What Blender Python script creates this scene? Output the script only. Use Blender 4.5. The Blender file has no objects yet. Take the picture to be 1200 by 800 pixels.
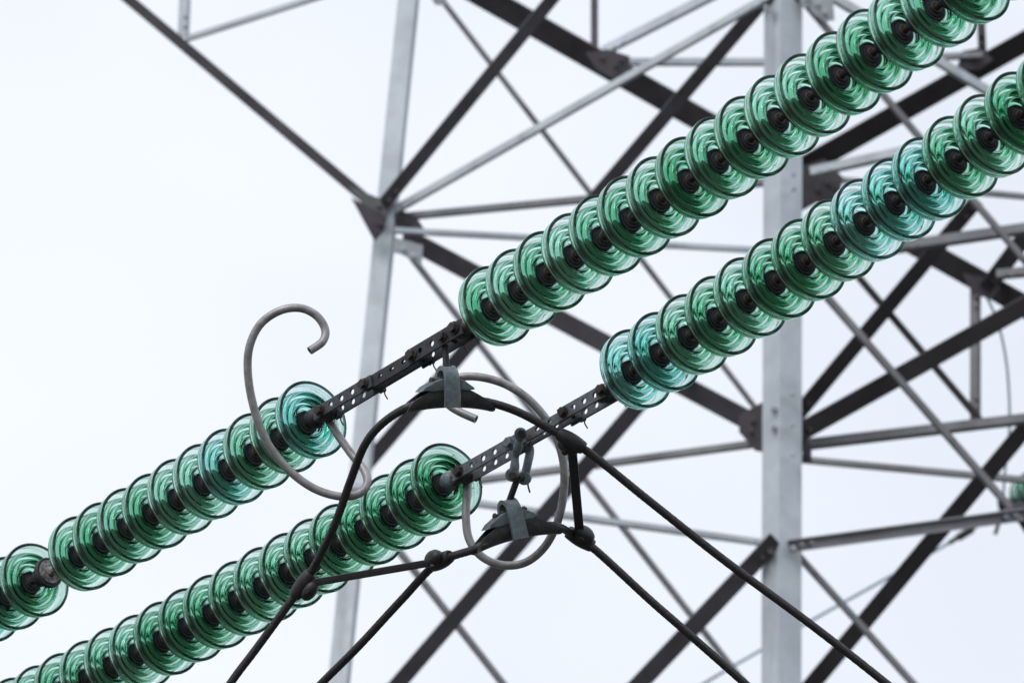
import bpy, bmesh, math, random
from mathutils import Vector, Matrix, noise
random.seed(7)
sc = bpy.context.scene
R = math.radians

# ------------------------------------------------------------------ camera
PITCH = R(25.0)
FPX = 7650.0                      # focal length in pixels of a 1200 px wide frame
CAM = Vector((0, 0, 1.7))
cam_d = bpy.data.cameras.new("camera"); cam = bpy.data.objects.new("camera", cam_d)
sc.collection.objects.link(cam); sc.camera = cam
cam.location = CAM; cam.rotation_euler = (R(90) + PITCH, 0, 0)
cam_d.sensor_width = 36; cam_d.lens = FPX / 1200 * 36
cam_d.clip_start = 0.5; cam_d.clip_end = 6000
cam_d.dof.use_dof = True; cam_d.dof.focus_distance = 22.3; cam_d.dof.aperture_fstop = 6.0
RX = Vector((1, 0, 0)); UP = Vector((0, -math.sin(PITCH), math.cos(PITCH))); FW = Vector((0, math.cos(PITCH), math.sin(PITCH)))

# ------------------------------------------------------------------ sky, sun, exposure
SUN_EL, SUN_AZ = 38.0, 205.0
w = bpy.data.worlds.new("World"); sc.world = w; w.use_nodes = True
nt = w.node_tree; N = nt.nodes; L = nt.links
for n in list(N): N.remove(n)
out = N.new('ShaderNodeOutputWorld'); bg = N.new('ShaderNodeBackground'); bg.inputs['Strength'].default_value = 0.1
sky = N.new('ShaderNodeTexSky'); sky.sky_type = 'NISHITA'; sky.sun_disc = False
sky.sun_elevation = R(SUN_EL); sky.sun_rotation = R(SUN_AZ); sky.air_density = 1.0; sky.dust_density = 2.0
tc = N.new('ShaderNodeTexCoord')
mp = N.new('ShaderNodeMapping'); mp.inputs['Scale'].default_value = (3.4, 3.4, 4.4); mp.inputs['Location'].default_value = (0.35, 0.2, 0.1)
nz = N.new('ShaderNodeTexNoise'); nz.inputs['Scale'].default_value = 1.4; nz.inputs['Detail'].default_value = 3; nz.inputs['Roughness'].default_value = .5
rp = N.new('ShaderNodeValToRGB')
rp.color_ramp.elements[0].position = .3; rp.color_ramp.elements[0].color = (7.5, 8.2, 9.2, 1)
rp.color_ramp.elements[1].position = .68; rp.color_ramp.elements[1].color = (10.35, 10.75, 11.6, 1)
mx = N.new('ShaderNodeMixRGB'); mx.inputs['Fac'].default_value = .9
L.new(tc.outputs['Generated'], mp.inputs['Vector']); L.new(mp.outputs['Vector'], nz.inputs['Vector'])
L.new(nz.outputs['Fac'], rp.inputs['Fac']); L.new(sky.outputs['Color'], mx.inputs['Color1']); L.new(rp.outputs['Color'], mx.inputs['Color2'])
sx = N.new('ShaderNodeSeparateXYZ'); L.new(tc.outputs['Generated'], sx.inputs['Vector'])
mr = N.new('ShaderNodeMapRange'); mr.inputs['From Min'].default_value = .5; mr.inputs['From Max'].default_value = 1.0; mr.inputs['To Min'].default_value = 1.0; mr.inputs['To Max'].default_value = 1.9
L.new(sx.outputs['Z'], mr.inputs['Value'])         # an overcast sky is brighter overhead
sm = N.new('ShaderNodeVectorMath'); sm.operation = 'SCALE'; L.new(mx.outputs['Color'], sm.inputs[0]); L.new(mr.outputs['Result'], sm.inputs['Scale'])
L.new(sm.outputs['Vector'], bg.inputs['Color']); L.new(bg.outputs['Background'], out.inputs['Surface'])
sd = bpy.data.lights.new("sun", 'SUN'); sd.energy = 1.3; sd.angle = R(25); sd.color = (1, .97, .93)
so = bpy.data.objects.new("sun", sd); sc.collection.objects.link(so)
az = R(SUN_AZ)
sdir = Vector((math.sin(az) * math.cos(R(SUN_EL)), math.cos(az) * math.cos(R(SUN_EL)), math.sin(R(SUN_EL))))
so.rotation_euler = sdir.to_track_quat('Z', 'Y').to_euler(); so.location = (0, 0, 60)
vs = sc.view_settings; vs.view_transform = 'Standard'; vs.look = 'None'; vs.exposure = 0.0; vs.gamma = 1.0; vs.use_curve_mapping = False
sc.render.engine = 'CYCLES'
cy = sc.cycles
cy.use_denoising = True; cy.max_bounces = 28; cy.transmission_bounces = 28; cy.glossy_bounces = 8; cy.diffuse_bounces = 3
cy.transparent_max_bounces = 8; cy.caustics_refractive = True; cy.caustics_reflective = True; cy.blur_glossy = 0.3
cy.sample_clamp_indirect = 8

# ------------------------------------------------------------------ helpers
def at(px, py, z):                # the point z metres deep that stands at this place of a 1200x800 frame
    return CAM + FW * z + RX * ((px - 600) / FPX * z) + UP * ((400 - py) / FPX * z)

def mat(name, build):
    m = bpy.data.materials.new(name); m.use_nodes = True
    t = m.node_tree; b = t.nodes['Principled BSDF']; build(t, b); return m

def mottled(name, c1, c2, rough=.6, metallic=.0, scale=20, bump=.3, c3=None, dist=.002, p=(.35, .65), streak=None):
    def f(t, b):
        n = t.nodes; l = t.links
        co = n.new('ShaderNodeTexCoord'); no = n.new('ShaderNodeTexNoise')
        vec = co.outputs['Object']
        no.inputs['Scale'].default_value = scale; no.inputs['Detail'].default_value = 7; no.inputs['Roughness'].default_value = .65
        l.new(vec, no.inputs['Vector'])
        r = n.new('ShaderNodeValToRGB'); r.color_ramp.elements[0].position = p[0]; r.color_ramp.elements[1].position = p[1]
        r.color_ramp.elements[0].color = (*c1, 1); r.color_ramp.elements[1].color = (*c2, 1)
        l.new(no.outputs['Fac'], r.inputs['Fac']); col = r.outputs['Color']
        if c3:
            n2 = n.new('ShaderNodeTexNoise'); n2.inputs['Scale'].default_value = scale * .45; n2.inputs['Detail'].default_value = 8; n2.inputs['Roughness'].default_value = .75
            mp2 = n.new('ShaderNodeMapping'); mp2.inputs['Location'].default_value = (3, 1, 7)
            if streak: mp2.inputs['Scale'].default_value = streak
            l.new(vec, mp2.inputs['Vector']); l.new(mp2.outputs['Vector'], n2.inputs['Vector'])
            r2 = n.new('ShaderNodeValToRGB'); r2.color_ramp.elements[0].position = .54; r2.color_ramp.elements[1].position = .68
            l.new(n2.outputs['Fac'], r2.inputs['Fac'])
            m = n.new('ShaderNodeMixRGB'); m.inputs['Color2'].default_value = (*c3, 1)
            l.new(r2.outputs['Color'], m.inputs['Fac']); l.new(col, m.inputs['Color1']); col = m.outputs['Color']
        l.new(col, b.inputs['Base Color'])
        b.inputs['Roughness'].default_value = rough; b.inputs['Metallic'].default_value = metallic
        if bump:
            bp = n.new('ShaderNodeBump'); bp.inputs['Strength'].default_value = bump; bp.inputs['Distance'].default_value = dist
            l.new(no.outputs['Fac'], bp.inputs['Height']); l.new(bp.outputs['Normal'], b.inputs['Normal'])
    return mat(name, f)

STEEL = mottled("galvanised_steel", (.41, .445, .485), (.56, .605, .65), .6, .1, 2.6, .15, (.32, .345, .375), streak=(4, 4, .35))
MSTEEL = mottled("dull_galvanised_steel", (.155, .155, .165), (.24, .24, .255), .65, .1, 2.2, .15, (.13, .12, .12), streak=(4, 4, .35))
XSTEEL = mottled("deep_shade_toned_steel", (.030, .025, .029), (.058, .048, .054), .75, 0, 3, .15, (.03, .024, .024))  # right-hand dark bars: underside shade painted into the steel, deeper still
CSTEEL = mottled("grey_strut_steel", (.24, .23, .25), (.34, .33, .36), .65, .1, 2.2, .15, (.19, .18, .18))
DSTEEL = mottled("shade_toned_steel", (.075, .067, .077), (.125, .113, .128), .75, 0, 3, .15, (.055, .048, .052))  # underside shade of the dark bars put into the base colour
IRON = mottled("dark_iron", (.022, .021, .024), (.06, .055, .06), .55, .4, 60, .5, (.075, .04, .025))
PLATE = mottled("grey_link_plate", (.10, .105, .115), (.19, .195, .21), .55, .35, 45, .4, (.10, .06, .04))
APLATE = mottled("dark_link_plate", (.045, .046, .052), (.095, .098, .11), .5, .4, 45, .5, (.055, .035, .025))
DPLATE = mottled("rusty_link_plate", (.022, .021, .024), (.052, .050, .056), .55, .3, 45, .5, (.055, .036, .028))
STRAP = mottled("blue_grey_casting", (.13, .165, .19), (.22, .26, .285), .6, .25, 60, .5, (.12, .10, .09))
KEEP = mottled("dark_slate_casting", (.075, .098, .108), (.14, .165, .18), .5, .3, 60, .5, (.07, .065, .06))
BODY = mottled("dark_clamp_casting", (.042, .040, .044), (.085, .080, .088), .42, .3, 40, .5, (.025, .023, .025))
HORN = mottled("aged_aluminium_tube", (.22, .21, .215), (.36, .35, .355), .45, .35, 25, .3, (.17, .14, .13))
CABLE = mottled("dark_stranded_aluminium", (.036, .032, .035), (.07, .063, .067), .42, .4, 90, .3)
RUBBER = mottled("black_spacer_casting", (.018, .017, .019), (.034, .032, .036), .5, .1, 50, .3)
BOLT = mottled("bolt_rust", (.028, .022, .022), (.07, .055, .052), .6, .4, 90, .5)
GBOLT = mottled("bolt_galvanised", (.12, .14, .17), (.2, .22, .25), .5, .4, 90, .5)
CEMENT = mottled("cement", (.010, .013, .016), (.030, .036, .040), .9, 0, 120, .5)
PINM = mottled("pin_steel", (.05, .038, .036), (.12, .095, .09), .55, .4, 80, .4)
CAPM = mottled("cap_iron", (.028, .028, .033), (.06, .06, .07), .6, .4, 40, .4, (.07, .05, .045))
STUB = mottled("chipped_cement", (.05, .045, .045), (.30, .29, .29), .7, 0, 70, .9, (.09, .06, .05), .004)
GRASS = mottled("meadow", (.034, .038, .028), (.062, .064, .05), .95, 0, .4, .3, (.07, .062, .048))
WIRE = mottled("pale_wire", (.26, .34, .42), (.34, .43, .52), .5, .3, 10, 0)

def glass(name, col, dens):
    def f(t, b):
        n = t.nodes; l = t.links
        n.remove(b)
        o = [x for x in n if x.type == 'OUTPUT_MATERIAL'][0]
        g = n.new('ShaderNodeBsdfGlass'); g.inputs['IOR'].default_value = 1.5; g.inputs['Roughness'].default_value = .012
        g.inputs['Color'].default_value = (.975, .985, .983, 1)
        co = n.new('ShaderNodeTexCoord'); no = n.new('ShaderNodeTexNoise'); no.inputs['Scale'].default_value = 9; no.inputs['Detail'].default_value = 3
        oi = n.new('ShaderNodeObjectInfo'); ad = n.new('ShaderNodeVectorMath'); ad.operation = 'ADD'
        sc_ = n.new('ShaderNodeVectorMath'); sc_.operation = 'SCALE'; sc_.inputs[0].default_value = (37, 11, 23)
        l.new(oi.outputs['Random'], sc_.inputs['Scale']); l.new(co.outputs['Object'], ad.inputs[0]); l.new(sc_.outputs['Vector'], ad.inputs[1])
        l.new(ad.outputs['Vector'], no.inputs['Vector'])
        bp = n.new('ShaderNodeBump'); bp.inputs['Strength'].default_value = .16; bp.inputs['Distance'].default_value = .005
        l.new(no.outputs['Fac'], bp.inputs['Height']); l.new(bp.outputs['Normal'], g.inputs['Normal'])
        # dust lying on the glass in faint patches
        d = n.new('ShaderNodeBsdfDiffuse'); d.inputs['Color'].default_value = (.16, .15, .13, 1)
        n2 = n.new('ShaderNodeTexNoise'); n2.inputs['Scale'].default_value = 26; n2.inputs['Detail'].default_value = 6; n2.inputs['Roughness'].default_value = .7
        l.new(ad.outputs['Vector'], n2.inputs['Vector'])
        r = n.new('ShaderNodeMapRange'); r.inputs['From Min'].default_value = .5; r.inputs['From Max'].default_value = .8; r.inputs['To Min'].default_value = .0; r.inputs['To Max'].default_value = .10
        l.new(n2.outputs['Fac'], r.inputs['Value'])
        ms = n.new('ShaderNodeMixShader'); l.new(r.outputs['Result'], ms.inputs['Fac']); l.new(g.outputs['BSDF'], ms.inputs[1]); l.new(d.outputs['BSDF'], ms.inputs[2])
        # dark line that refraction gives the round lip, painted as a dark diffuse band
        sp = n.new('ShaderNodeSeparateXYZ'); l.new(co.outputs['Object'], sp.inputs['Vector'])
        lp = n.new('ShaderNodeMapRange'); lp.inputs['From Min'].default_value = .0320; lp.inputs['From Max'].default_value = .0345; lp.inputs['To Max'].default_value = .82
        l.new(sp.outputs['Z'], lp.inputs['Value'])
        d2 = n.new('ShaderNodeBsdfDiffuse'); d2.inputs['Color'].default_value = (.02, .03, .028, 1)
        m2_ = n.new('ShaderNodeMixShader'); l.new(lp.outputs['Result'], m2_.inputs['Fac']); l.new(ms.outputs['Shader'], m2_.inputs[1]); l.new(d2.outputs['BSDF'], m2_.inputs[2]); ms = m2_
        va = n.new('ShaderNodeVolumeAbsorption'); va.inputs['Color'].default_value = (*col, 1); va.inputs['Density'].default_value = dens
        dv = n.new('ShaderNodeMapRange'); dv.inputs['To Min'].default_value = dens * .8; dv.inputs['To Max'].default_value = dens * 1.25
        l.new(oi.outputs['Random'], dv.inputs['Value']); l.new(dv.outputs['Result'], va.inputs['Density'])
        l.new(ms.outputs['Shader'], o.inputs['Surface']); l.new(va.outputs['Volume'], o.inputs['Volume'])
    return mat(name, f)
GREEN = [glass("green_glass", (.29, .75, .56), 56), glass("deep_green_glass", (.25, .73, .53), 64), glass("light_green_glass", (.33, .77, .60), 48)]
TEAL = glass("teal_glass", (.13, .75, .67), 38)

def link(name, bm, m, parent=None, smooth=True, recalc=True, angle=40):
    if recalc: bmesh.ops.recalc_face_normals(bm, faces=bm.faces)
    me = bpy.data.meshes.new(name); bm.to_mesh(me); bm.free()
    if smooth:
        for p in me.polygons: p.use_smooth = True
        me.set_sharp_from_angle(angle=R(angle))
    if m: me.materials.append(m)
    o = bpy.data.objects.new(name, me); sc.collection.objects.link(o)
    if parent is not None:
        o.parent = parent
        o.matrix_parent_inverse = parent_world(parent).inverted()
    return o
def parent_world(o):
    m = Matrix.LocRotScale(o.location, o.rotation_euler, o.scale)
    if o.parent: m = parent_world(o.parent) @ o.matrix_parent_inverse @ m
    return m
def tag(o, label=None, cat=None, group=None, kind=None):
    if label: o['label'] = label
    if cat: o['category'] = cat
    if group: o['group'] = group
    if kind: o['kind'] = kind
    return o
def empty(name, loc, label, cat, group=None):
    o = bpy.data.objects.new(name, None); sc.collection.objects.link(o); o.location = loc; o.empty_display_size = .1
    return tag(o, label, cat, group)

def lathe(bm, prof, M=Matrix(), seg=64, closed=False):
    rings = []
    for k in range(seg):
        a = 2 * math.pi * k / seg
        rings.append([bm.verts.new(M @ Vector((r * math.cos(a), r * math.sin(a), z))) for r, z in prof])
    n = len(prof)
    for k in range(seg):
        A, B = rings[k], rings[(k + 1) % seg]
        for i in range(n if closed else n - 1):
            j = (i + 1) % n
            bm.faces.new((A[i], A[j], B[j], B[i]))
    if not closed:
        for i in (0, n - 1):
            if prof[i][0] > 1e-6: bm.faces.new([rings[k][i] for k in range(seg)])
    bmesh.ops.remove_doubles(bm, verts=[v for v in bm.verts if v.is_valid], dist=1e-6)
def catmull(pts, n=8):
    P = [pts[0] * 2 - pts[1]] + list(pts) + [pts[-1] * 2 - pts[-2]]
    o = []
    for i in range(1, len(P) - 2):
        p0, p1, p2, p3 = P[i - 1:i + 3]
        for k in range(n):
            t = k / n
            o.append(.5 * ((2 * p1) + (p2 - p0) * t + (2 * p0 - 5 * p1 + 4 * p2 - p3) * t * t + (3 * p1 - p0 - 3 * p2 + p3) * t ** 3))
    o.append(P[-2]); return o
def tube(bm, pts, r, seg=16, lobes=0, twist=0, cap=True, hollow=0):
    n = len(pts); T = [(pts[min(i + 1, n - 1)] - pts[max(i - 1, 0)]).normalized() for i in range(n)]
    u = T[0].orthogonal().normalized(); rings = []; s = 0
    for i in range(n):
        if i:
            u = (u - T[i] * u.dot(T[i])).normalized(); s += (pts[i] - pts[i - 1]).length
        v = T[i].cross(u); rr = r[i] if isinstance(r, (list, tuple)) else r
        ring = []
        for k in range(seg):
            a = 2 * math.pi * k / seg
            q = rr * (1 + (.11 * (abs(math.sin(lobes * .5 * (a + twist * s))) * 2 - 1.2) if lobes else 0))
            ring.append(bm.verts.new(pts[i] + u * math.cos(a) * q + v * math.sin(a) * q))
        rings.append(ring)
    for i in range(n - 1):
        for k in range(seg):
            bm.faces.new((rings[i][k], rings[i][(k + 1) % seg], rings[i + 1][(k + 1) % seg], rings[i + 1][k]))
    for e, sgn in ((0, 1), (n - 1, -1)):
        if not cap: continue
        if hollow:
            q = rings[e]; rr = r[e] if isinstance(r, (list, tuple)) else r
            c = pts[e]; ins = [bm.verts.new(c + (x.co - c) * (1 - hollow / rr)) for x in q]
            dp = [bm.verts.new(x.co + T[e] * sgn * .05) for x in ins]
            for k in range(seg):
                j = (k + 1) % seg
                bm.faces.new((q[k], q[j], ins[j], ins[k])); bm.faces.new((ins[k], ins[j], dp[j], dp[k]))
            bm.faces.new(dp)
        else: bm.faces.new(rings[e])
def frame(o, x, y, z):
    return Matrix(((x[0], y[0], z[0], o[0]), (x[1], y[1], z[1], o[1]), (x[2], y[2], z[2], o[2]), (0, 0, 0, 1)))
def box(bm, M, x0, x1, y0, y1, z0, z1, bev=0):
    vs_ = [bm.verts.new(M @ Vector(p)) for p in ((x0, y0, z0), (x1, y0, z0), (x1, y1, z0), (x0, y1, z0), (x0, y0, z1), (x1, y0, z1), (x1, y1, z1), (x0, y1, z1))]
    fs = [bm.faces.new([vs_[i] for i in q]) for q in ((0, 3, 2, 1), (4, 5, 6, 7), (0, 1, 5, 4), (1, 2, 6, 5), (2, 3, 7, 6), (3, 0, 4, 7))]
    if bev: bmesh.ops.bevel(bm, geom=list({e for f in fs for e in f.edges}), offset=bev, segments=2, affect='EDGES', profile=.6)
def prism(bm, M, poly, z0, z1, bev=0):
    a = [bm.verts.new(M @ Vector((x, y, z0))) for x, y in poly]; b = [bm.verts.new(M @ Vector((x, y, z1))) for x, y in poly]
    n = len(poly); fs = [bm.faces.new(a[::-1]), bm.faces.new(b)]
    for i in range(n): fs.append(bm.faces.new((a[i], a[(i + 1) % n], b[(i + 1) % n], b[i])))
    if bev: bmesh.ops.bevel(bm, geom=list({e for f in fs for e in f.edges}), offset=bev, segments=2, affect='EDGES', profile=.6)
def cyl(bm, p0, p1, r, seg=16, r2=None):
    d = (p1 - p0); L_ = d.length; z = d.normalized(); x = z.orthogonal().normalized(); y = z.cross(x)
    r2 = r if r2 is None else r2; c = min(.12 * r, .2 * L_)
    lathe(bm, [(0, 0), (r - c, 0), (r, c), (r2, L_ - c), (r2 - c, L_), (0, L_)], frame(p0, x, y, z), seg)

# ------------------------------------------------------------------ ground (below the frame)
bm = bmesh.new(); S = 3000; G = 40
vv = [[bm.verts.new((-S + 2 * S * i / G, -S + 2 * S * j / G, 0)) for j in range(G + 1)] for i in range(G + 1)]
for i in range(G):
    for j in range(G): bm.faces.new((vv[i][j], vv[i + 1][j], vv[i + 1][j + 1], vv[i][j + 1]))
tag(link("ground", bm, GRASS, smooth=False), kind='structure')

# ------------------------------------------------------------------ lattice tower
TY = math.tan(PITCH)
def zt(px, py, plane):
    dx = (px - 918) / 470
    z = {'FL': 40 - dx, 'BL': 42 + dx, 'FR': 40 + dx, 'BR': 42 - dx}[plane]
    return z + TY * (400 - py) / FPX * 41
tower = empty('lattice_tower', at(918, 400, 41) * 1.0, 'blurred grey galvanised steel lattice tower rising behind the glass insulator strings', 'pylon')
tower.location.z = 0
cnt = 0
def member(name, a, b, wpx, kind='L', plane='FL', off=0, th=25, m=None, dz=(0, 0)):
    """one steel angle bar between two nodes of the tower, flanges sized from its width"""
    global cnt; cnt += 1
    jit = ((cnt * 7) % 5) * .012
    za, zb = zt(*a, plane) + off + jit + dz[0], zt(*b, plane) + off + jit + dz[1]
    p0, p1 = at(*a, za), at(*b, zb); mid = (p0 + p1) * .5
    d = (p1 - p0).normalized(); c = (CAM - mid).normalized(); c = (c - d * c.dot(d)).normalized()
    e = c.cross(d).normalized()
    if e.z > 0: e = -e                    # e points down across the bar
    W = wpx / FPX * (za + zb) / 2; bm = bmesh.new(); L_ = (p1 - p0).length
    if kind == 'L':
        t_ = R(th); n1 = c * math.cos(t_) - e * math.sin(t_); n2 = c * math.sin(t_) + e * math.cos(t_)
        b_ = W / (math.cos(t_) + math.sin(t_)); tk = max(.008, b_ * .09)
        # corner toward the camera: flange A runs up along -u1, flange B runs back along -n1
        o = mid - d * L_ / 2 + e * (W / 2 - b_ * math.sin(t_)) + c * .02
        F = frame(o, -n2, -n1, d)
        prism(bm, F, [(0, 0), (b_, 0), (b_, tk), (tk, tk), (tk, b_), (0, b_)], 0, L_)
        mm = m or STEEL
    elif kind == 'C':                     # flange on top seen from below, upright flange behind it
        n2 = Vector((0, 0, -1)); n2 = (n2 - d * n2.dot(d)).normalized(); u = d.cross(n2).normalized()
        if u.dot(c) < 0: u = -u
        b_ = W / (c.dot(n2) * 1.0 + abs(c.dot(u))) * 1.0; tk = .008
        F = frame(mid - d * L_ / 2 - u * b_ / 2 - e * (W * .12), u, n2, d)
        prism(bm, F, [(0, -b_ * .3), (b_ * .8, -b_ * .3), (b_ * .8, -b_ * .3 + tk), (tk, -b_ * .3 + tk), (tk, b_ * .8), (0, b_ * .8)], 0, L_)
        mm = m or MSTEEL
    else:
        t_ = R(58); n2 = c * math.sin(t_) + e * math.cos(t_); u = d.cross(n2).normalized()
        if u.dot(e) < 0: u = -u
        b_ = W / math.sin(t_); tk = max(.008, b_ * .09)
        o = mid - d * L_ / 2 - u * b_ / 2
        F = frame(o, u, -n2, d)
        prism(bm, F, [(0, 0), (b_, 0), (b_, b_ * .6), (b_ - tk, b_ * .6), (b_ - tk, tk), (0, tk)], 0, L_)
        mm = m or DSTEEL
    if wpx >= 9:                          # bolt heads near both ends
        for dist in (.07, .14, L_ - .14, L_ - .07):
            q = p0 + d * dist + e * (W * .12); cyl(bm, q - c * .01, q + c * .045, .013, 6)
    return link(name, bm, mm, tower, smooth=False)
def down(px0, py0, px1, py1, plane, wpx, name='leg', th=45, off=0):
    """a corner leg run on down to the ground"""
    p0 = at(px0, py0, zt(px0, py0, plane) + off); p1 = at(px1, py1, zt(px1, py1, plane) + off)
    d = (p1 - p0).normalized(); g = p0 + d * ((p0.z + .05) / -d.z); mid = (p0 + p1) / 2
    c = (CAM - mid).normalized(); c = (c - d * c.dot(d)).normalized(); e = c.cross(d).normalized()
    t_ = R(th); n1 = c * math.cos(t_) - e * math.sin(t_); n2 = c * math.sin(t_) + e * math.cos(t_)
    W = wpx / FPX * 41; b_ = W / (math.cos(t_) + math.sin(t_)); bm = bmesh.new()
    F = frame(p0 + e * (W / 2 - b_ * math.sin(t_)), -n2, -n1, d); tk = .016
    if F.to_3x3().determinant() < 0: pass
    prism(bm, F, [(0, 0), (b_, 0), (b_, tk), (tk, tk), (tk, b_), (0, b_)], 0, (g - p0).length)
    return link(name, bm, STEEL, tower, smooth=False)
down(918, -60, 915.5, 860, 'FL', 45, th=52)
down(485, -60, 391, 860, 'FL', 26, th=12)
down(925, -60, 925, 860, 'BL', 26, th=40)
down(1395, -60, 1440, 860, 'FR', 26, th=70)
# bars: (name, from, to, width, profile, face, offset)
BARS = [
 ('crossarm_chord', (120, -26), (448, 250), 12, 'D', 'FL', -.12),
 ('post', (218, -30), (215, 44), 14, 'L', 'FL', .1),
 ('strut', (218, 46), (400, -12), 8, 'L', 'FL', .15),
 ('brace', (668, -26), (446, 244), 15, 'D', 'FL', -.14),
 ('brace', (905, -6), (462, 247), 11, 'L', 'FL', .02),
 ('crossarm_chord', (520, -30), (905, 189), 27, 'D', 'BL', .1),
 ('post', (697, -30), (697, 66), 8, 'D', 'BL', .2),
 ('strut', (860, -18), (708, 60), 13, 'L', 'BL', 0),
 ('strut', (715, 73), (918, 73), 10, 'L', 'BL', .15),
 ('brace', (905, -10), (420, 556), 16, 'D', 'FL', .25),
 ('strut', (462, 255), (905, 213), 10, 'L', 'FL', .33),
 ('strut', (462, 270), (905, 294), 8, 'L', 'BL', -.1),
 ('brace', (510, -10), (900, 497), 7, 'L', 'BL', -.25),
 ('brace', (472, 277), (905, 508), 22, 'D', 'FL', .42),
 ('strut', (415, 582), (905, 517), 10, 'L', 'FL', .55),
 ('brace', (903, 296), (440, 832), 18, 'D', 'FL', .15),
 ('strut', (415, 570), (905, 637), 9, 'L', 'BL', -.1),
 ('brace', (478, 296), (905, 842), 8, 'L', 'BL', .1),
 ('brace', (410, 572), (625, 846), 9, 'L', 'BL', .1),
 ('brace', (910, 632), (720, 832), 20, 'D', 'FL', -.06),
 ('strut', (925, 638), (1200, 601), 15, 'L', 'FR', -.1),
 ('brace', (935, 650), (1110, 845), 9, 'L', 'FR', .1),
 ('brace', (1232, 466), (930, 828), 19, 'D', 'BR', -.3),
 ('brace', (950, 326), (1192, 604), 10, 'L', 'FR', -.05),
 ('brace', (925, 514), (1395, 250), 21, 'D', 'FR', .1),
 ('brace', (930, 492), (1146, 234), 17, 'D', 'BR', -.1),
 ('strut', (925, 523), (1395, 468), 14, 'L', 'FR', .25),
 ('strut', (925, 537), (1395, 580), 9, 'L', 'BR', .1),
 ('brace', (1000, 318), (1153, 498), 8, 'D', 'BR', -.05),
 ('post', (1143, 338), (1143, 492), 13, 'L', 'BR', .1),
 ('strut', (1050, 290), (1395, 240), 15, 'L', 'FR', .3),
 ('crossarm_chord', (925, 205), (1395, 468), 25, 'D', 'BR', .2),
 ('brace', (940, 0), (1215, 322), 9, 'L', 'FR', 0),
 ('brace', (1155, 340), (1230, 240), 19, 'D', 'BR', 0),
 ('strut', (940, 207), (1395, 248), 8, 'L', 'BR', .3),
 ('crossarm_chord', (925, 206), (1395, -60), 24, 'D', 'BR', .35),
 ('strut', (950, 202), (1395, 104), 14, 'L', 'BR', -.15),
 ('strut', (940, 73), (1152, 65), 9, 'L', 'BR', .2),
 ('post', (1151, 66), (1147, -30), 9, 'D', 'BR', .3),
 ('brace', (935, -28), (1215, 142), 13, 'L', 'FR', .05),
 ('strut', (1168, 322), (1395, 300), 13, 'L', 'BR', -.1),
 ('brace', (1190, 596), (1250, 690), 12, 'D', 'FR', 0),
]
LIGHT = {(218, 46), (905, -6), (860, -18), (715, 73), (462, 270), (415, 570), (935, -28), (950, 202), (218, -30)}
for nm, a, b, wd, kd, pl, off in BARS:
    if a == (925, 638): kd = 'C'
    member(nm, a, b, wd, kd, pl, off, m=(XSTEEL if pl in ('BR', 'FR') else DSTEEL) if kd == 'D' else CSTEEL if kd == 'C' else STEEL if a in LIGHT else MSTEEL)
def gusset(poly, plane, off, m=STEEL, bolts=()):
    bm = bmesh.new(); cx = sum(p[0] for p in poly) / len(poly); cyy = sum(p[1] for p in poly) / len(poly)
    z = zt(cx, cyy, plane) + off; F = frame(at(cx, cyy, z), RX, UP, -FW); s = z / FPX
    prism(bm, F, [((x - cx) * s, (cyy - y) * s) for x, y in poly][::-1], -.006, .006)
    for x, y in bolts:
        p = at(x, y, z); cyl(bm, p + FW * .01, p - FW * .028, .016, 6)
    return link('gusset_plate', bm, m, tower, smooth=False)
gusset([(407, 217), (444, 232), (454, 250), (452, 262), (440, 258)], 'FL', -.16, MSTEEL, [(444, 240), (449, 252)])
gusset([(411, 231), (450, 252), (452, 268), (439, 283), (433, 272)], 'FL', -.2, DSTEEL, [(445, 262), (443, 272)])
gusset([(462, 278), (496, 287), (494, 311), (470, 298), (460, 296)], 'FL', -.06, STEEL, [(473, 292), (485, 300)])
gusset([(452, 238), (470, 246), (488, 254), (497, 268), (470, 270), (455, 264)], 'FL', .1, DSTEEL, [(478, 260), (466, 256)])
gusset([(686, 62), (712, 58), (738, 66), (738, 84), (718, 92), (700, 82)], 'BL', -.08, DSTEEL, [(706, 68), (722, 76), (728, 70)])
gusset([(866, 486), (895, 470), (895, 530), (885, 528), (866, 506)], 'FL', .35, DSTEEL, [(882, 492), (880, 504)])
gusset([(935, -12), (976, -2), (978, 24), (966, 26), (938, 4)], 'FR', -.05, STEEL, [(946, -2), (958, 5), (966, 15)])
gusset([(940, 512), (951, 522), (951, 542), (940, 542)], 'FR', .2, DSTEEL, [(946, 533)])
gusset([(935, 196), (966, 186), (988, 208), (984, 232), (960, 236), (935, 250)], 'BR', .15, DSTEEL, [(958, 222), (970, 214)])
gusset([(1128, 320), (1160, 326), (1172, 338), (1160, 350), (1140, 345)], 'BR', .05, DSTEEL)
gusset([(1128, 60), (1150, 56), (1164, 70), (1148, 82), (1120, 82)], 'BR', .25, DSTEEL)
gusset([(498, -14), (524, -12), (522, 7), (510, 6)], 'BL', -.35, STEEL)
gusset([(893, -16), (948, -20), (946, 2), (895, 6)], 'FL', .06, DSTEEL, [(905, -4), (935, -6)])
gusset([(1186, 590), (1206, 588), (1206, 612), (1192, 612)], 'FR', -.05, DSTEEL)
bm = bmesh.new()                           # bolt heads on the near leg
for x, y in ((906, 478), (906, 500), (929, 462), (929, 498), (929, 533), (903, 645), (930, 642), (904, 12), (930, 205), (930, 222), (906, 290)):
    p = at(x, y, zt(x, y, 'FL') - .045); cyl(bm, p + FW * .05, p - FW * .03, .017, 6)
link('bolt_heads', bm, STEEL, tower, smooth=False)['kind'] = 'stuff'

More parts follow.
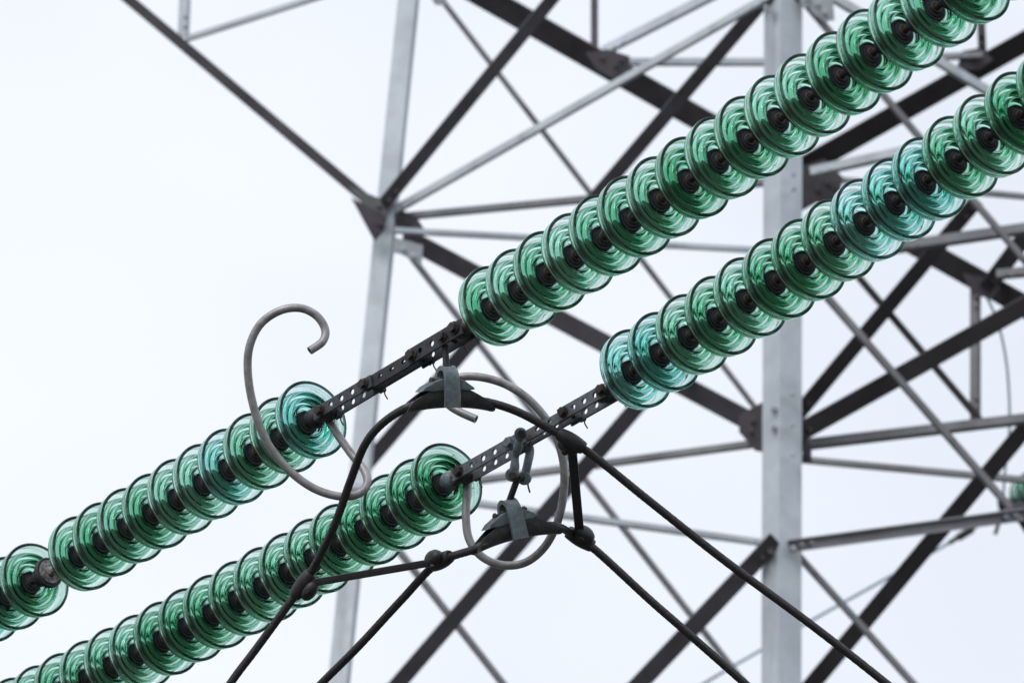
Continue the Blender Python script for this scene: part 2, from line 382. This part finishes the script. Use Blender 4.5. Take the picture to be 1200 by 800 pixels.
# ------------------------------------------------------------------ insulator discs
def spl(pr, n=4):
    return [(v.x, v.y) for v in catmull([Vector((a * .001, b * .001, 0)) for a, b in pr], n)]
PROF = [(45, -50), (49, -42), (52.5, -32), (62, -22), (85, -16), (108, -12.5), (122, -11), (131, -8), (136, -2), (137, 10), (137, 20), (139, 25), (141, 30), (139.5, 35), (134.5, 37), (130, 35), (128.5, 30), (130, 24), (130.5, 14), (129, 4), (125, -3.5), (119, -5.5), (113, -4.5),
        (110.5, 2), (109.5, 12), (107.5, 18), (103.5, 20), (100, 17), (98, 8), (96, -2), (92, -6), (89, -4), (87, 6), (85.5, 17), (82.5, 23), (78.5, 24), (75, 20), (73, 10), (71, -3), (68, -7), (65.5, -4), (64, 4), (62, 11), (59, 14), (55.5, 12), (53, 5), (50, -6), (47, -10), (45, -14), (44.6, -30)]
bm = bmesh.new(); lathe(bm, spl(PROF, 4), seg=112, closed=True)
bmesh.ops.recalc_face_normals(bm, faces=bm.faces)
SH = bpy.data.meshes.new('glass_disc'); bm.to_mesh(SH); bm.free()
for p in SH.polygons: p.use_smooth = True
SHELLS = []
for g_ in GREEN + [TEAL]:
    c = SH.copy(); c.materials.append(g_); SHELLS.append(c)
def mk(prof, m, seg=40, name='x', n=None):
    bm = bmesh.new(); lathe(bm, [(a * .001, b * .001) for a, b in prof], seg=seg)
    bmesh.ops.recalc_face_normals(bm, faces=bm.faces)
    me = bpy.data.meshes.new(name); bm.to_mesh(me); bm.free()
    for p in me.polygons: p.use_smooth = True
    me.set_sharp_from_angle(angle=R(45)); me.materials.append(m); return me
CAP = mk([(0, -56), (50, -55), (54, -52), (55.5, -34), (54.5, -30), (54.5, -29.9), (56, -36), (56, -52), (52, -62), (47, -70), (41, -78), (36, -88), (33, -104), (34, -108), (34, -116), (30, -120), (15, -120), (0, -118)], CAPM, name='cap')
CAP = mk([(0, -110), (15, -111), (31, -110), (35, -106), (35, -99), (33, -95), (36, -84), (41, -76), (47, -69), (53, -62), (57, -55), (57.5, -42), (56, -37), (54.5, -36), (54, -38), (0, -39)], CAPM, name='cap')
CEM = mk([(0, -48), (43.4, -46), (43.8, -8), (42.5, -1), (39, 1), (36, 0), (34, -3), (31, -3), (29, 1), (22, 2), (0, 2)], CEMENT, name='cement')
PIN = mk([(0, -10), (18.5, -6), (19.5, 6), (18, 9), (15.5, 9), (13.5, 4), (12, 3), (11, 8), (12, 44), (16, 50), (17.5, 57), (15, 64), (0, 67)], PINM, name='pin', seg=24)
STB = mk([(0, -52), (44, -51), (46, -36), (43, -31), (36, -33), (30, -30), (20, -31), (14, -20), (11, -18), (11.5, 10), (12, 44), (16, 50), (17.5, 57), (15, 64), (0, 67)], STUB, name='stub')
def polyfit(xs, ys, deg):
    n = deg + 1; x0 = sum(xs) / len(xs)
    A = [[sum((x - x0) ** (i + j) for x in xs) for j in range(n)] + [sum(y * (x - x0) ** i for x, y in zip(xs, ys))] for i in range(n)]
    for i in range(n):
        pv = max(range(i, n), key=lambda r_: abs(A[r_][i])); A[i], A[pv] = A[pv], A[i]
        for r_ in range(n):
            if r_ != i:
                f = A[r_][i] / A[i][i]; A[r_] = [a - f * b for a, b in zip(A[r_], A[i])]
    co = [A[i][n] / A[i][i] for i in range(n)]
    return lambda x: sum(c * (x - x0) ** i for i, c in enumerate(co))
SP = 0.164
def string(hubs, idx, sign, z0, last, teal, label, broken=(), deg=2, pitch=SP):
    """hubs: measured centres; sign +1 when index grows toward the camera; spacing along the string is constant"""
    fx = polyfit(idx, [h[0] for h in hubs], deg); fy = polyfit(idx, [h[1] for h in hubs], deg)
    P = [at(fx(0), fy(0), z0)]
    for k in range(1, last + 1):
        lo, hi = P[-1], None; z = (P[-1] - CAM).dot(FW)
        best = None; a, b = z, z - sign * pitch * 1.5
        for _ in range(40):                # depth at which the next disc is one pitch away
            mz = (a + b) / 2; q = at(fx(k), fy(k), mz)
            if (q - P[-1]).length < pitch: a = mz
            else: b = mz
        P.append(at(fx(k), fy(k), (a + b) / 2))
    ks = list(range(last + 1)); cf = [polyfit(ks, [p[i] for p in P], 2) for i in range(3)]
    P = [Vector([cf[i](k) for i in range(3)]) for k in ks]
    root = empty('insulator_string', P[0], label, 'insulator string', 'strings of glass disc insulators')
    for k in ks:
        d = (P[min(k + 1, last)] - P[max(k - 1, 0)]).normalized() * sign
        d = (d + Vector([random.uniform(-.018, .018) for _ in range(3)])).normalized()
        q = d.to_track_quat('Z', 'Y').to_matrix().to_4x4() @ Matrix.Rotation(random.uniform(0, 6.28), 4, 'Z')
        if k in broken:
            o = bpy.data.objects.new('broken_disc', STB); o['label'] = 'bare metal cap and pin left where a glass disc has shattered'
        else:
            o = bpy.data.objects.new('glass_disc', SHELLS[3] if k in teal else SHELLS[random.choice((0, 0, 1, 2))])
            if k in teal: o['label'] = 'bluish teal glass disc'
        sc.collection.objects.link(o); o.parent = root
        o.matrix_local = Matrix.Translation(P[k] - P[0]) @ q
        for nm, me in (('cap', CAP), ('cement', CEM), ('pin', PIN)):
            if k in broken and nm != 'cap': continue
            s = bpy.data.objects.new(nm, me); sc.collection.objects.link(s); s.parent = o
    return root, P
AR = [(576.7, 361.6), (608.6, 341.5), (641.4, 321), (674.7, 299.5), (707, 277.3), (742, 256.5), (774, 234), (808, 211), (841, 188), (876, 165), (912, 142), (947.5, 116.4), (985, 89), (1022.5, 63), (1058, 36), (1096.5, 9)]
ZR, ZL = 22.0, 22.74
sAR, pAR = string(AR, list(range(16)), 1, ZR, 19, (), 'upper string of green discs climbing from dark link plates to the top right corner')
BRH = [(742.3, 435.5), (774.5, 415.4), (807.6, 393.8), (841, 373.5), (875, 352.5), (909.5, 329.5), (944, 306.5), (978.5, 284.5), (1014.6, 261.5), (1048.5, 237.5), (1086.6, 214), (1120.6, 189), (1157.6, 161.5), (1195, 136)]
sBR, pBR = string(BRH, list(range(14)), 1, ZR, 17, (0, 1, 8, 9, 10), 'lower right string of glass discs, its lowest two teal, rising to the right edge')
ALH = [(360.5, 493.5), (329.6, 513), (299, 532), (269, 550), (239.5, 567), (210.5, 584), (180, 601), (150, 617.5), (121.5, 634), (92.4, 650), (37.5, 681.5), (9, 698)]
sAL, pAL = string(ALH, [0, 1, 2, 3, 4, 5, 6, 7, 8, 9, 11, 12], -1, ZL, 15, (0, 3, 13, 14), 'upper left string of glass discs with one shattered disc near the left edge', broken=(10,))
BLH = [(519.5, 567), (489.5, 585), (459.5, 603), (428.5, 620.5), (398, 637.5), (368, 654), (339.5, 669.5), (310, 686), (281.5, 702), (251, 718.5), (222, 735), (192, 750.5), (162, 765.5), (132, 780.5), (105, 794)]
sBL, pBL = string(BLH, list(range(15)), -1, ZL, 21, (), 'lower left string of green glass discs running down to the bottom left corner')
print("DEPTHS", [round((p - CAM).dot(FW), 2) for P in (pAR, pBR, pAL, pBL) for p in (P[0], P[-1])])

# ------------------------------------------------------------------ link plates between the strings
def linkset(label, P0, P1, plan, tilt, holes=True):
    """P0 lower left pin end, P1 upper right cap end; plan = segments (s0, s1, half height, plate gap, n holes, material)"""
    t = (P1 - P0).normalized(); c = (CAM - P0).normalized(); e = (UP - t * t.dot(UP)); e = (e - c * 0).normalized()
    e = c.cross(t).normalized(); e = e if e.dot(UP) > 0 else -e
    wv = t.cross(e).normalized(); wv = wv if wv.dot(FW) > 0 else -wv
    a = R(tilt); n = wv * math.cos(a) - e * math.sin(a); h = e * math.cos(a) + wv * math.sin(a)   # n runs from the near plate to the far one
    root = empty('link_assembly', P0, label, 'link plates', 'perforated link plates joining the insulator strings')
    return root, t, h, n
def perf_plate(F, s0, s1, hh, z0, z1, holes, hr=.0105):
    """plate with real round holes: each hole sits in a square cell of its own"""
    bm = bmesh.new(); K = 16
    xs = sorted(holes); cell = min(.019, hh * .92)
    edges = [s0]
    for x in xs: edges += [x - cell, x + cell]
    edges.append(s1)
    def quad(a, b, c_, d_, z): return bm.faces.new([bm.verts.new(F @ Vector((p[0], p[1], z))) for p in (a, b, c_, d_)])
    for z in (z0, z1):
        for i in range(0, len(edges), 2):
            a, b = edges[i], edges[i + 1]
            if b > a + 1e-5: quad((a, -hh), (b, -hh), (b, hh), (a, hh), z)
        for x in xs:
            def sq(k):
                an = 2 * math.pi * k / K; cc, ss = math.cos(an), math.sin(an); m_ = max(abs(cc), abs(ss)); return (x + cell * cc / m_, hh * ss / m_)
            def ci(k):
                an = 2 * math.pi * k / K; return (x + hr * math.cos(an), hr * math.sin(an))
            for k in range(K): quad(ci(k), sq(k), sq(k + 1), ci(k + 1), z)
    for x in xs:
        for k in range(K):
            a0, a1 = 2 * math.pi * k / K, 2 * math.pi * (k + 1) / K
            q = [(x + hr * math.cos(a0), hr * math.sin(a0)), (x + hr * math.cos(a1), hr * math.sin(a1))]
            bm.faces.new([bm.verts.new(F @ Vector(v)) for v in ((*q[0], z0), (*q[1], z0), (*q[1], z1), (*q[0], z1))])
    pr = [(s0, -hh), (s1, -hh), (s1, hh), (s0, hh)]
    for i in range(4):
        a, b = pr[i], pr[(i + 1) % 4]
        bm.faces.new([bm.verts.new(F @ Vector(v)) for v in ((*a, z0), (*b, z0), (*b, z1), (*a, z1))])
    bmesh.ops.remove_doubles(bm, verts=bm.verts, dist=2e-5)
    return bm
def bolt(root, F, s, y, zn, zf, r=.016, m=BOLT, cotter=True):
    bm = bmesh.new(); X = lambda a, b, c_: F @ Vector((a, b, c_))
    cyl(bm, X(s, y, zn - .004), X(s, y, zf + .004), r * .55, 16)
    cyl(bm, X(s, y, zn - .017), X(s, y, zn), r, 6); cyl(bm, X(s, y, zn - .003), X(s, y, zn), r * 1.25, 20)
    cyl(bm, X(s, y, zf), X(s, y, zf + .02), r, 6); cyl(bm, X(s, y, zf + .02), X(s, y, zf + .034), r * .55, 12)
    if cotter: tube(bm, [X(s + .002, y - .0, zf + .027), X(s + .004, y - .022, zf + .027), X(s + .010, y - .04, zf + .03)], .0025, 8)
    return link('bolt', bm, m, root)

def unit(px, py, z): return at(px, py, z)
def depth(p): return (p - CAM).dot(FW)
# link A: three pairs of plates
def build_link(label, p0, p1, plates, bolts, tilt=33, group=None):
    P0, P1 = p0, p1; root, t, h, n = linkset(label, P0, P1, None, tilt)
    F = frame(P0, t, h, n)
    Lh = (P1 - P0).length
    for (f0, f1, hh, g0, th, holes, m) in plates:
        hs = [Lh * q for q in holes]
        for sgn in (-1, 1):
            z0, z1 = sorted((sgn * g0, sgn * (g0 + th)))
            o = link('plate', perf_plate(F, Lh * f0, Lh * f1, hh, z0, z1, hs if not (sgn > 0 and g0 < .02 and m is DPLATE) else []), m, root, smooth=False)
    for (f, y, zz, r, m) in bolts: bolt(root, F, Lh * f, y, -zz, zz, r, m)
    return root, F, Lh
pA0, pA1 = at(378, 486, ZL - .13), at(549, 384, ZR + .17)
lA, FA, LA = build_link('dark rusty pair of perforated link plates holding the upper clamp', pA0, pA1, [
    (-.02, .38, .0215, .024, .007, (.10, .175, .25), APLATE),
    (.33, .72, .0235, .013, .009, (.43, .51, .59), DPLATE),
    (.64, 1.0, .0275, .026, .008, (.72, .80), DPLATE)],
    [(.03, 0, .033, .017, BOLT), (.335, 0, .033, .017, BOLT), (.665, 0, .036, .019, BOLT), (.875, 0, .036, .017, BOLT), (.955, .006, .037, .019, BOLT)])
pB0, pB1 = at(537, 560, ZL - .13), at(716, 459, ZR + .17)
lB, FB, LB = build_link('grey perforated link plates with pale sky seen through the holes, beside the lower clamp', pB0, pB1, [
    (.0, .42, .0215, .026, .007, (.135, .21, .285), PLATE),
    (.37, .78, .0195, .013, .009, (.55, .63), PLATE),
    (.70, 1.0, .0235, .026, .008, (.80, .87, .94), PLATE)],
    [(.05, 0, .034, .017, BOLT), (.385, 0, .034, .019, GBOLT), (.74, 0, .035, .017, BOLT), (.985, .002, .036, .018, BOLT)])
def socket_eye(root, F, hub, end_s, low=True, sm_=STRAP):
    """cast ball-and-eye fitting between string end and plates"""
    e = F @ Vector((end_s, 0, 0)); d = (e - hub).normalized(); x = d.orthogonal().normalized(); y = d.cross(x); Ln = (e - hub).length
    bm = bmesh.new()
    if low:
        lathe(bm, [(0, .03), (.020, .028), (.031, .036), (.036, .050), (.0365, .074), (.031, .086), (.019, .092), (.016, Ln - .03), (.016, Ln), (0, Ln + .01)], frame(hub, x, y, d), 28)
        link('socket_fitting', bm, sm_, root)
    else:
        lathe(bm, [(0, 0), (.018, 0), (.021, .03), (.015, .06), (.014, Ln - .01), (0, Ln)], frame(e, x, y, -d), 24)
        link('ball_eye', bm, IRON, root)
    bm = bmesh.new(); sg = 1 if low else -1
    cyl(bm, e + (F.to_3x3() @ Vector((0, 0, -.022))), e + (F.to_3x3() @ Vector((0, 0, .022))), .027, 24)
    box(bm, F, end_s - .05 if low else end_s - .03, end_s + (.02 if low else .045), -.018, .018, -.012, .012, .004)
    link('eye', bm, IRON, root)
    if low:
        bm = bmesh.new(); q = hub + d * .066
        tube(bm, catmull([q + UP * .04 - RX * .0 - FW * .02, q + UP * .02 + RX * .02 - FW * .045, q - UP * .012 + RX * .024 - FW * .045, q - UP * .045 + RX * .01 - FW * .02], 5), .004, 8)
        link('locking_clip', bm, BOLT, root)
for root, F, Ln, P, Q in ((lA, FA, LA, pAL, pAR), (lB, FB, LB, pBL, pBR)):
    socket_eye(root, F, P[0], 0.03 * Ln, True, STRAP if root is lB else CAPM)
    t_ = (Q[1] - Q[0]).normalized(); socket_eye(root, F, Q[0] - t_ * .108, .965 * Ln, False)

# ------------------------------------------------------------------ shackle above the lower clamp
def sh(px, py, z): return at(px, py, z)
zB = 22.42
bm = bmesh.new()
r1 = catmull([sh(609, 512, zB - .06), sh(607, 523, zB - .065), sh(604, 535, zB - .05), sh(603, 548, zB - .055), sh(601, 556, zB - .055)], 6)
tube(bm, r1, [.013 + .004 * math.sin(i / (len(r1) - 1) * math.pi * 2) ** 2 for i in range(len(r1))], 14)
r2 = catmull([sh(617, 516, zB + .0), sh(621, 527, zB + .02), sh(619, 540, zB + .0), sh(616, 553, zB - .005), sh(614, 560, zB - .0)], 6)
tube(bm, r2, .015, 14)
cyl(bm, sh(600, 556, zB - .07), sh(601, 556, zB - .035), .024, 20); cyl(bm, sh(614, 560, zB - .02), sh(615, 560, zB + .02), .024, 20)
cyl(bm, sh(610, 508, zB - .085), sh(610, 508, zB - .045), .022, 20)
shk = link('twisted_shackle', bm, STRAP); tag(shk, 'pair of bent grey shackle arms hanging from the lower link plates', 'shackle')
bm = bmesh.new(); cyl(bm, sh(611, 508, zB - .11), sh(611, 508, zB - .085), .015, 6); link('bolt', bm, BOLT, shk)
bm = bmesh.new(); cyl(bm, sh(600, 557, zB - .09), sh(613, 560, zB + .0), .0135, 14); link('bolt', bm, BOLT, shk)
bm = bmesh.new(); tube(bm, [sh(618, 562, zB), sh(619, 570, zB), sh(621, 577, zB)], .003, 8); link('cotter_pin', bm, BOLT, shk)

# ------------------------------------------------------------------ suspension clamps
def clamp(label, cx, cyp, z, rot, rod_top):
    """unit frame: millimetres, x along the cable, y up, z toward the viewer"""
    a = R(rot); X = RX * math.cos(a) + UP * math.sin(a); Y = UP * math.cos(a) - RX * math.sin(a)
    yaw = R(24); Zv = -FW
    X2 = X * math.cos(yaw) - Zv * math.sin(yaw); Z2 = Zv * math.cos(yaw) + X * math.sin(yaw)
    O = at(cx, cyp, z); F = frame(O, X2, Y, Z2)
    root = empty('suspension_clamp', O, label, 'cable clamp', 'suspension clamps holding the conductors')
    k = .001
    # boat-shaped body: lofted open saddle, high in the middle and drooping to thin lips
    bm = bmesh.new(); st = []
    n = 26
    for i in range(n + 1):
        u = -1 + 2 * i / n
        x = 163 * u * k; au = abs(u); top = (3 if au < .36 else 3 - 42 * ((au - .36) / .5) ** 1.25 if au < .86 else -39 - 27 * (au - .86) / .14) * k; bot = (-60 - 18 * au ** 2.2) * k
        top = max(top, bot + .006); hw = (34 - 9 * au ** 1.5 + max(0, au - .84) * 55) * k
        if abs(u) < .45: top += .0
        ring = []
        m_ = 16
        for j in range(m_ + 1):              # outside from rear rim under to front rim
            b_ = math.pi * j / m_
            zz = -math.cos(b_) * hw; tp_ = top + (.009 * (1 - abs(u)) if b_ < 1.5 else 0); yy = tp_ - (tp_ - bot) * math.sin(b_) ** .7
            ring.append((x, yy, zz))
        for j in range(m_, -1, -1):          # inside trough
            b_ = math.pi * j / m_
            zz = -math.cos(b_) * (hw - .006); tp_ = top + (.009 * (1 - abs(u)) if b_ < 1.5 else 0); yy = tp_ - max(.002, min((top - bot) - .006, .050)) * math.sin(b_) ** .8
            ring.append((x, yy, zz))
        st.append([bm.verts.new(F @ Vector(p)) for p in ring])
    q = len(st[0])
    for i in range(n):
        for j in range(q): bm.faces.new((st[i][j], st[i][(j + 1) % q], st[i + 1][(j + 1) % q], st[i + 1][j]))
    bm.faces.new(st[0]); bm.faces.new(st[-1]); link('clamp_body', bm, BODY, root, angle=50)
    # keeper with two drooping wings
    bm = bmesh.new()
    prism(bm, F, [(p[0] * k, p[1] * k) for p in [(-112, -4), (-92, 12), (-62, 29), (-28, 40), (30, 40), (56, 29), (84, 9), (92, 0), (64, -2), (34, 1), (-30, 1), (-70, -2)]], -.028, .036, .006)
    link('keeper', bm, KEEP, root, angle=30)
    bm = bmesh.new(); box(bm, F, -.034, .034, -.03, .045, -.018, .02, .005); link('yoke', bm, BODY, root)
    # inverted-U strap over keeper
    bm = bmesh.new(); pts = []
    for (yy, zz) in [(-58, 42), (-20, 44), (20, 44), (50, 40), (68, 28), (76, 6), (72, -16), (60, -32), (36, -40), (0, -42), (-20, -42)]:
        pts.append(Vector((0, yy * k, zz * k)))
    pts = catmull(pts, 5); hwid = .0255; th = .0075
    prev = None
    for i, p in enumerate(pts):
        tg = (pts[min(i + 1, len(pts) - 1)] - pts[max(i - 1, 0)]).normalized(); nn = Vector((1, 0, 0)).cross(tg)
        wd = hwid * (1 + .10 * math.cos(i / len(pts) * 6))
        cur = [bm.verts.new(F @ (p + Vector((s * wd, 0, 0)) + nn * (t_ * th))) for s, t_ in ((-1, -1), (-.85, -1.25), (.85, -1.25), (1, -1), (1, 1), (.8, .6), (-.8, .6), (-1, 1))]
        if prev:
            for j in range(8): bm.faces.new((prev[j], prev[(j + 1) % 8], cur[(j + 1) % 8], cur[j]))
        else: bm.faces.new(cur)
        prev = cur
    bm.faces.new(prev); link('strap', bm, STRAP, root, angle=60)
    bm = bmesh.new(); tp = rod_top; bt = F @ Vector((0, .062, 0)); cyl(bm, bt, tp, .0115, 16); cyl(bm, F @ Vector((-.045, .03, 0)), F @ Vector((.05, .03, 0)), .011, 16)
    link('hanger_rod', bm, IRON, root)
    bm = bmesh.new()
    for s in (-1, 1):
        bm = bmesh.new(); cyl(bm, F @ Vector((s * .05, .03, .0)), F @ Vector((s * .062, .03, .0)), .016, 6); link('nut', bm, BOLT, root)
    return root, F
zA = 22.2
cA, FcA = clamp('upper grey suspension clamp level on the cable below the rusty plates', 524, 457, zA, 1.5, at(521.5, 404, zA + .02))
zB = 22.38
cB, FcB = clamp('lower grey suspension clamp tilted up to the right inside the tube ring', 600, 612, zB, 13, at(608, 556, zB - .02))

# ------------------------------------------------------------------ conductors
def cable(label, pts, r=.0135):
    P = catmull([p if isinstance(p, Vector) else at(*p) for p in pts], 26); bm = bmesh.new(); tube(bm, P, r, 40, 12, 22)
    o = link('conductor', bm, CABLE, angle=80); tag(o, label, 'cable', 'stranded conductors'); return o, P
m1 = FcA @ Vector((0, -.032, 0)); m2 = FcB @ Vector((0, -.032, 0))
c1, P1 = cable('dark stranded conductor arching through the upper clamp', [(215, 885, 22.75), (268, 803, 22.72), (300, 760, 22.7), (335, 712, 22.66), (366, 667, 22.62), (392, 615, 22.5), (410, 565, 22.42), (427, 522, 22.32), (447, 497, 22.22), *[FcA @ Vector((x * .001, y * .001, 0)) for x, y in ((-158, -58), (-80, -42), (0, -36), (80, -37), (155, -46))],
    (606, 482, 22.28),  (642, 501, 22.28), (690, 530, 22.27), (760, 586, 22.27), (850, 657, 22.28), (950, 731, 22.28), (1042, 803, 22.28), (1130, 876, 22.28)])
c2, P2 = cable('dark stranded conductor passing through the lower tilted clamp', [(310, 870, 22.8), (374, 803, 22.75), (420, 757, 22.66), (470, 703, 22.58), (512, 660, 22.47), *[FcB @ Vector((x * .001, y * .001, 0)) for x, y in ((-158, -58), (-80, -42), (0, -36), (80, -37), (155, -46))], (673, 627, 22.58), (700, 646, 22.58), (760, 701, 22.58), (800, 736, 22.58), (876, 803, 22.59), (960, 880, 22.6)])
def near(P, px, py):
    best = None
    for i, p in enumerate(P):
        z = depth(p); x = 600 + (p - CAM).dot(RX) / z * FPX; y = 400 - (p - CAM).dot(UP) / z * FPX
        d_ = (x - px) ** 2 + (y - py) ** 2
        if best is None or d_ < best[0]: best = (d_, i)
    i = best[1]; return P[i], (P[min(i + 1, len(P) - 1)] - P[i - 1]).normalized()
def spacer(label, A, B, ra=.015):
    (p, tp), (q, tq) = A, B; d = (q - p).normalized()
    root = empty('conductor_spacer', p, label, 'cable spacer', 'spacers between the two conductors')
    bm = bmesh.new(); y = d.cross(FW).normalized(); z = d.cross(y)
    box(bm, frame(p, d, y, z), .03, (q - p).length - .03, -ra, ra, -.011, .011, .003); link('bar', bm, RUBBER, root)
    for (c, t_, s) in ((p, tp, 1), (q, tq, -1)):
        bm = bmesh.new(); x = t_; dd = (d * s - x * x.dot(d * s)).normalized(); zz = x.cross(dd)
        # collar around the cable
        lathe(bm, [(.0148, -.052), (.020, -.052), (.023, -.046), (.027, -.02), (.028, 0), (.027, .02), (.023, .046), (.020, .052), (.0148, .052)], frame(c, dd, zz, x), 24, closed=True)
        M = frame(c + dd * .03, x, zz, dd)
        pr = [(0, -.012), (.032, -.012), (.040, -.004), (.040, .010), (.032, .020), (.020, .026), (0, .028)]
        lathe(bm, pr, M @ Matrix.Scale(.72, 4, Vector((0, 1, 0))), 24)
        link('clamp_head', bm, RUBBER, root, angle=50)
        bm = bmesh.new(); b0 = c + dd * .035 - zz * .0; s_ = -1 if zz.dot(FW) > 0 else 1
        cyl(bm, b0, b0 + zz * s_ * .036, .011, 6)
        link('clamp_bolt', bm, BOLT, root)
    return root
spacer('dark flat bar spacer crossing in front of the lower left discs', near(P1, 354, 684), near(P2, 517, 656), .013)
spacer('short upright dark bar spacer right of the lower clamp', near(P1, 669, 517), near(P2, 680, 631), .016)

# ------------------------------------------------------------------ arcing horns
def horn(label, pts, r=.0145):
    P = catmull([at(*p) for p in pts], 12); bm = bmesh.new(); tube(bm, P, r, 28, hollow=.004)
    o = link('arcing_horn', bm, HORN, angle=50); return tag(o, label, 'metal tube', 'bent tube arcing horns')
h1 = horn('grey bent tube hook curling above the upper left discs', [(382, 486, 22.66), (395, 508, 22.62), (412, 532, 22.58), (427, 551, 22.54), (430, 567, 22.50), (419, 579, 22.47), (396, 581, 22.46), (366, 571, 22.46), (337, 549, 22.46), (313, 518, 22.46), (299, 483, 22.46), (291, 443, 22.46), (292, 408, 22.46), (305, 380, 22.46), (328, 364, 22.46), (352, 361, 22.46), (371, 370, 22.46), (381, 386, 22.45), (378, 400, 22.43), (363, 411, 22.41)])
h2 = horn('grey bent tube ring looping behind both clamps', [(548, 556, 22.66), (547, 580, 22.63), (546, 606, 22.60), (550, 632, 22.58), (565, 652, 22.56), (590, 662, 22.55), (617, 658, 22.54), (640, 638, 22.53), (655, 606, 22.52), (661, 570, 22.52), (659, 535, 22.52), (646, 500, 22.52), (622, 470, 22.52), (596, 452, 22.52), (570, 443, 22.52), (545, 441, 22.52), (526, 447, 22.52), (517, 460, 22.52), (526, 474, 22.52), (540, 483, 22.50), (558, 491, 22.48)])

# ------------------------------------------------------------------ thin wires and the far string beyond the tower
def wire(label, pts, r, m=WIRE):
    P = catmull([at(*p) for p in pts], 10); bm = bmesh.new(); tube(bm, P, r, 10)
    return tag(link('wire', bm, m), label, 'wire')
wire('thin pale wire rising diagonally behind the right tower leg to the far insulators', [(760, 842, 46.5), (830, 797, 46), (895, 759, 46), (955, 724, 46), (1062, 664, 46), (1142, 618, 46), (1190, 585, 46)], .012)
wire('thin grey wire curving down the sky at the far right edge', [(1152, 340, 42), (1163, 362, 42), (1174, 395, 42), (1181, 440, 42), (1183, 500, 42), (1177, 560, 42), (1176, 592, 42)], .0085)
d_far = (at(1330, 500, 42.4) - at(1197, 584, 45)).normalized()
far = empty('insulator_string', at(1197, 584, 45), 'blurred far green insulator string at the right edge behind the tower', 'insulator string', 'strings of glass disc insulators')
for k in range(6):
    o = bpy.data.objects.new('glass_disc', SHELLS[0]); sc.collection.objects.link(o); o.parent = far
    o.matrix_local = Matrix.Translation(d_far * (.17 + SP * k)) @ d_far.to_track_quat('Z', 'Y').to_matrix().to_4x4()
    for nm, me in (('cap', CAP), ('cement', CEM), ('pin', PIN)):
        s = bpy.data.objects.new(nm, me); sc.collection.objects.link(s); s.parent = o
bm = bmesh.new(); p = at(1197, 584, 45)
cyl(bm, p - d_far * .35, p + d_far * .1, .02, 12); cyl(bm, p - d_far * .1 - UP * .1, p + UP * .08, .018, 12)
q = at(1183, 596, 45); cyl(bm, q + RX * -.08 + UP * .03, q + RX * .12 + UP * .06, .035, 12)
cyl(bm, at(1166, 626, 45), at(1178, 590, 45), .014, 10)
link('end_fitting', bm, IRON, far)
bm = bmesh.new(); cyl(bm, at(1112, 636, 45.9), at(1150, 612, 45.9), .017, 12); cyl(bm, at(1122, 630, 45.9), at(1140, 619, 45.9), .028, 12)
tag(link('wire_splice', bm, IRON), 'dark blurred splice sleeve on the thin pale wire below the right strut', 'splice sleeve')
